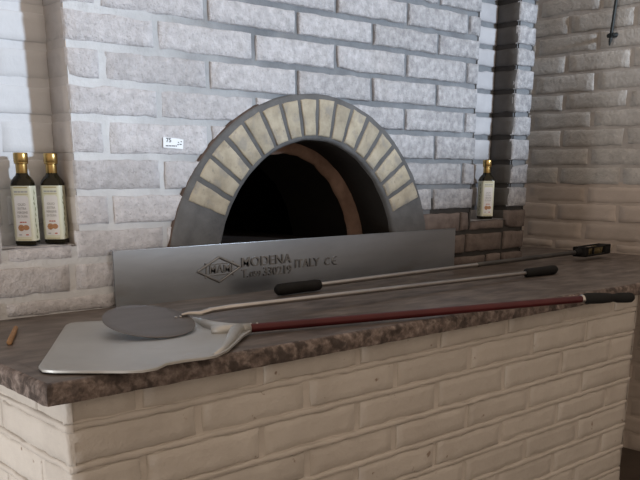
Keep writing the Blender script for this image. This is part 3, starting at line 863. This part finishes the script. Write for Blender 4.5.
# ------------------------------------------------------------------ long oven brush by the wall
br = thing('oven_brush', (1.8, 1.47, H), 'long rod with black grip and dark brush head lying along the oven wall', 'oven brush')
O_ = br.location.copy()
a = Vector((1.186, 1.474, H + .0145)); e_ = Vector((2.41, 1.452, H + .027)); d_ = (e_ - a).normalized()
bm = bmesh.new()
rr = [(-.002, .004), (0, .0085), (.006, .0128), (.020, .0138), (.09, .0132), (.116, .0136), (.128, .0125), (.132, .008)]
pts = []; rad_ = []
for q, r in rr:
    pts.append(a + d_ * q); rad_.append(r)
add_tube(bm, pts, rad_, n=18)
obj('grip', bm, M['rubber'], br, O_, angle=60)
bm = bmesh.new()
add_tube(bm, [a + d_ * .12, a + d_ * .72], [.0062, .0062], n=16)
obj('shaft', bm, M['rod_steel'], br, O_, angle=50)['label'] = 'bright steel front half of the rod'
bm = bmesh.new()
add_tube(bm, [a + d_ * .715, a + d_ * .72, e_ + d_ * .02], [.0062, .0066, .0066], n=16)
obj('shaft', bm, M['dark_rod'], br, O_, angle=50)['label'] = 'darker rear half of the rod'
# head: a black frame holding a bristle block
bm = bmesh.new()
hd_ = Vector((1, .01, .02)).normalized(); hc = e_ + hd_ * .082
Rz = Matrix.Rotation(-math.atan2(hd_.z, hd_.x), 3, 'Y')
for (ox, oy, oz, sx_, sy_, sz_) in ((0, -.020, .0125, .15, .006, .005), (0, -.020, -.0125, .15, .006, .006), (0, .020, .0125, .15, .006, .005), (0, .020, -.0125, .15, .006, .006), (0, 0, -.014, .15, .044, .004),
                                    (-.066, 0, 0, .020, .046, .031), (.062, 0, 0, .034, .046, .030), (-.022, -.019, 0, .006, .006, .026)):
    add_box(bm, hc + Rz @ Vector((ox, oy, oz)), (sx_, sy_, sz_), Rz, bevel=.0015)
add_tube(bm, [e_ - hd_ * .02, e_ + hd_ * .004, e_ + hd_ * .016], [.009, .013, .015], n=14)
head = obj('brush_head', bm, M['rubber'], br, O_, angle=50)
bm = bmesh.new()
rnd = random.Random(5)
for i in range(10):
    for j in range(3):
        p = hc + Rz @ Vector((-.052 + .0100 * i, -.010 + .011 * j, -.012)); q = p + Rz @ Vector((rnd.uniform(-.002, .002), rnd.uniform(-.002, .002), .021 + rnd.uniform(-.003, .002)))
        add_tube(bm, [p, q], [.0038, .0048], n=6)
obj('bristles', bm, M['bristle'], head); bpy.data.objects['bristles'].data.transform(Matrix.Translation(-O_))

# ------------------------------------------------------------------ small stick, iron rod
bm = bmesh.new()
add_tube(bm, [(.574, 1.458, H + .0045), (.573, 1.456, H + .0045), (.512, 1.334, H + .0048), (.511, 1.332, H + .0048)], [.0032, .0042, .0048, .0034], n=8)
o = obj('wooden_stick', bm, M['wood'], None, Wp((.54, 1.39, H)), angle=50)
tag(o, 'short orange-brown wooden stick lying on the counter near its left end', 'stick')
rod = thing('iron_rod', (SX - .03, 1.57, .40), 'thin black iron rod hanging down the side wall at the upper right', 'iron rod')
O_ = rod.location.copy()
bm = bmesh.new()
add_tube(bm, [(SX - .022, 1.554, .86), (SX - .022, 1.570, .56), (SX - .022, 1.5790, .435), (SX - .022, 1.5805, .418), (SX - .022, 1.5815, .406)], [.0052, .0052, .0054, .0050, .0025], n=12)
obj('bar', bm, M['iron'], rod, O_, angle=50)
bm = bmesh.new()
add_tube(bm, [(SX + .003, 1.572, .440), (SX - .012, 1.576, .438), (SX - .030, 1.579, .436)], [.009, .007, .008], n=10)
add_tube(bm, [(SX - .022, 1.568, .4395), (SX - .022, 1.591, .4360)], [.0065, .0065], n=10)
obj('wall_hook', bm, M['iron'], rod, O_, angle=50)
bm = bmesh.new()
add_tube(bm, [(SX + .003, 1.562, .84), (SX - .022, 1.562, .84)], [.009, .007], n=10)
obj('wall_hook', bm, M['iron'], rod, O_, angle=50)

# ------------------------------------------------------------------ light
def area(name, p, target, sx, sy, power, col, spread=180):
    l = bpy.data.lights.new(name, 'AREA'); l.shape = 'RECTANGLE'; l.size = sx; l.size_y = sy; l.energy = power; l.color = col
    l.spread = math.radians(spread)
    o = bpy.data.objects.new(name, l); C.objects.link(o); o.location = Vector(p)
    o.rotation_euler = (Vector(target) - Vector(p)).to_track_quat('-Z', 'Y').to_euler()
    return o
wz = CZ
sp = bpy.data.lights.new('window_beam', 'SPOT'); so = bpy.data.objects.new('window_beam', sp); C.objects.link(so)
so.location = Wp((2.5, -1.6, .75)); so.rotation_euler = (Wp((1.55, D, 2.95)) - so.location).to_track_quat('-Z', 'Y').to_euler()
sp.energy = 650; sp.color = (.70, .84, 1.0); sp.spot_size = math.radians(98.2); sp.spot_blend = .11; sp.shadow_soft_size = .16
area('door_light', (-1.9, 1.35, .45), (.55, 1.45, .55), .6, .8, 3.5, (.96, .98, 1.0), 45)
w = bpy.data.worlds.new('room_light'); bpy.context.scene.world = w; w.use_nodes = True
bg = w.node_tree.nodes['Background']; bg.inputs['Color'].default_value = (1.0, .80, .63, 1); bg.inputs['Strength'].default_value = .70

# ------------------------------------------------------------------ camera
yaw, pitch, roll, F, PY0 = .7305, -.2659, .0017, 830.57, 397.1
f = Vector((math.sin(yaw) * math.cos(pitch), math.cos(yaw) * math.cos(pitch), math.sin(pitch)))
r = f.cross(Vector((0, 0, 1))).normalized(); u = r.cross(f)
r2 = r * math.cos(roll) + u * math.sin(roll); u2 = -r * math.sin(roll) + u * math.cos(roll)
cam = bpy.data.cameras.new('camera'); co = bpy.data.objects.new('camera', cam); C.objects.link(co)
co.matrix_world = Matrix(((r2.x, u2.x, -f.x, 0), (r2.y, u2.y, -f.y, 0), (r2.z, u2.z, -f.z, CZ), (0, 0, 0, 1)))
cam.sensor_width = 36; cam.sensor_fit = 'HORIZONTAL'; cam.lens = F / 640 * 36
cam.shift_y = (PY0 - 240) / 640
cam.clip_start = .05
bpy.context.scene.camera = co
vs = bpy.context.scene.view_settings
vs.view_transform = 'Standard'; vs.look = 'None'; vs.gamma = 1.0; vs.use_curve_mapping = False; vs.exposure = 0.0
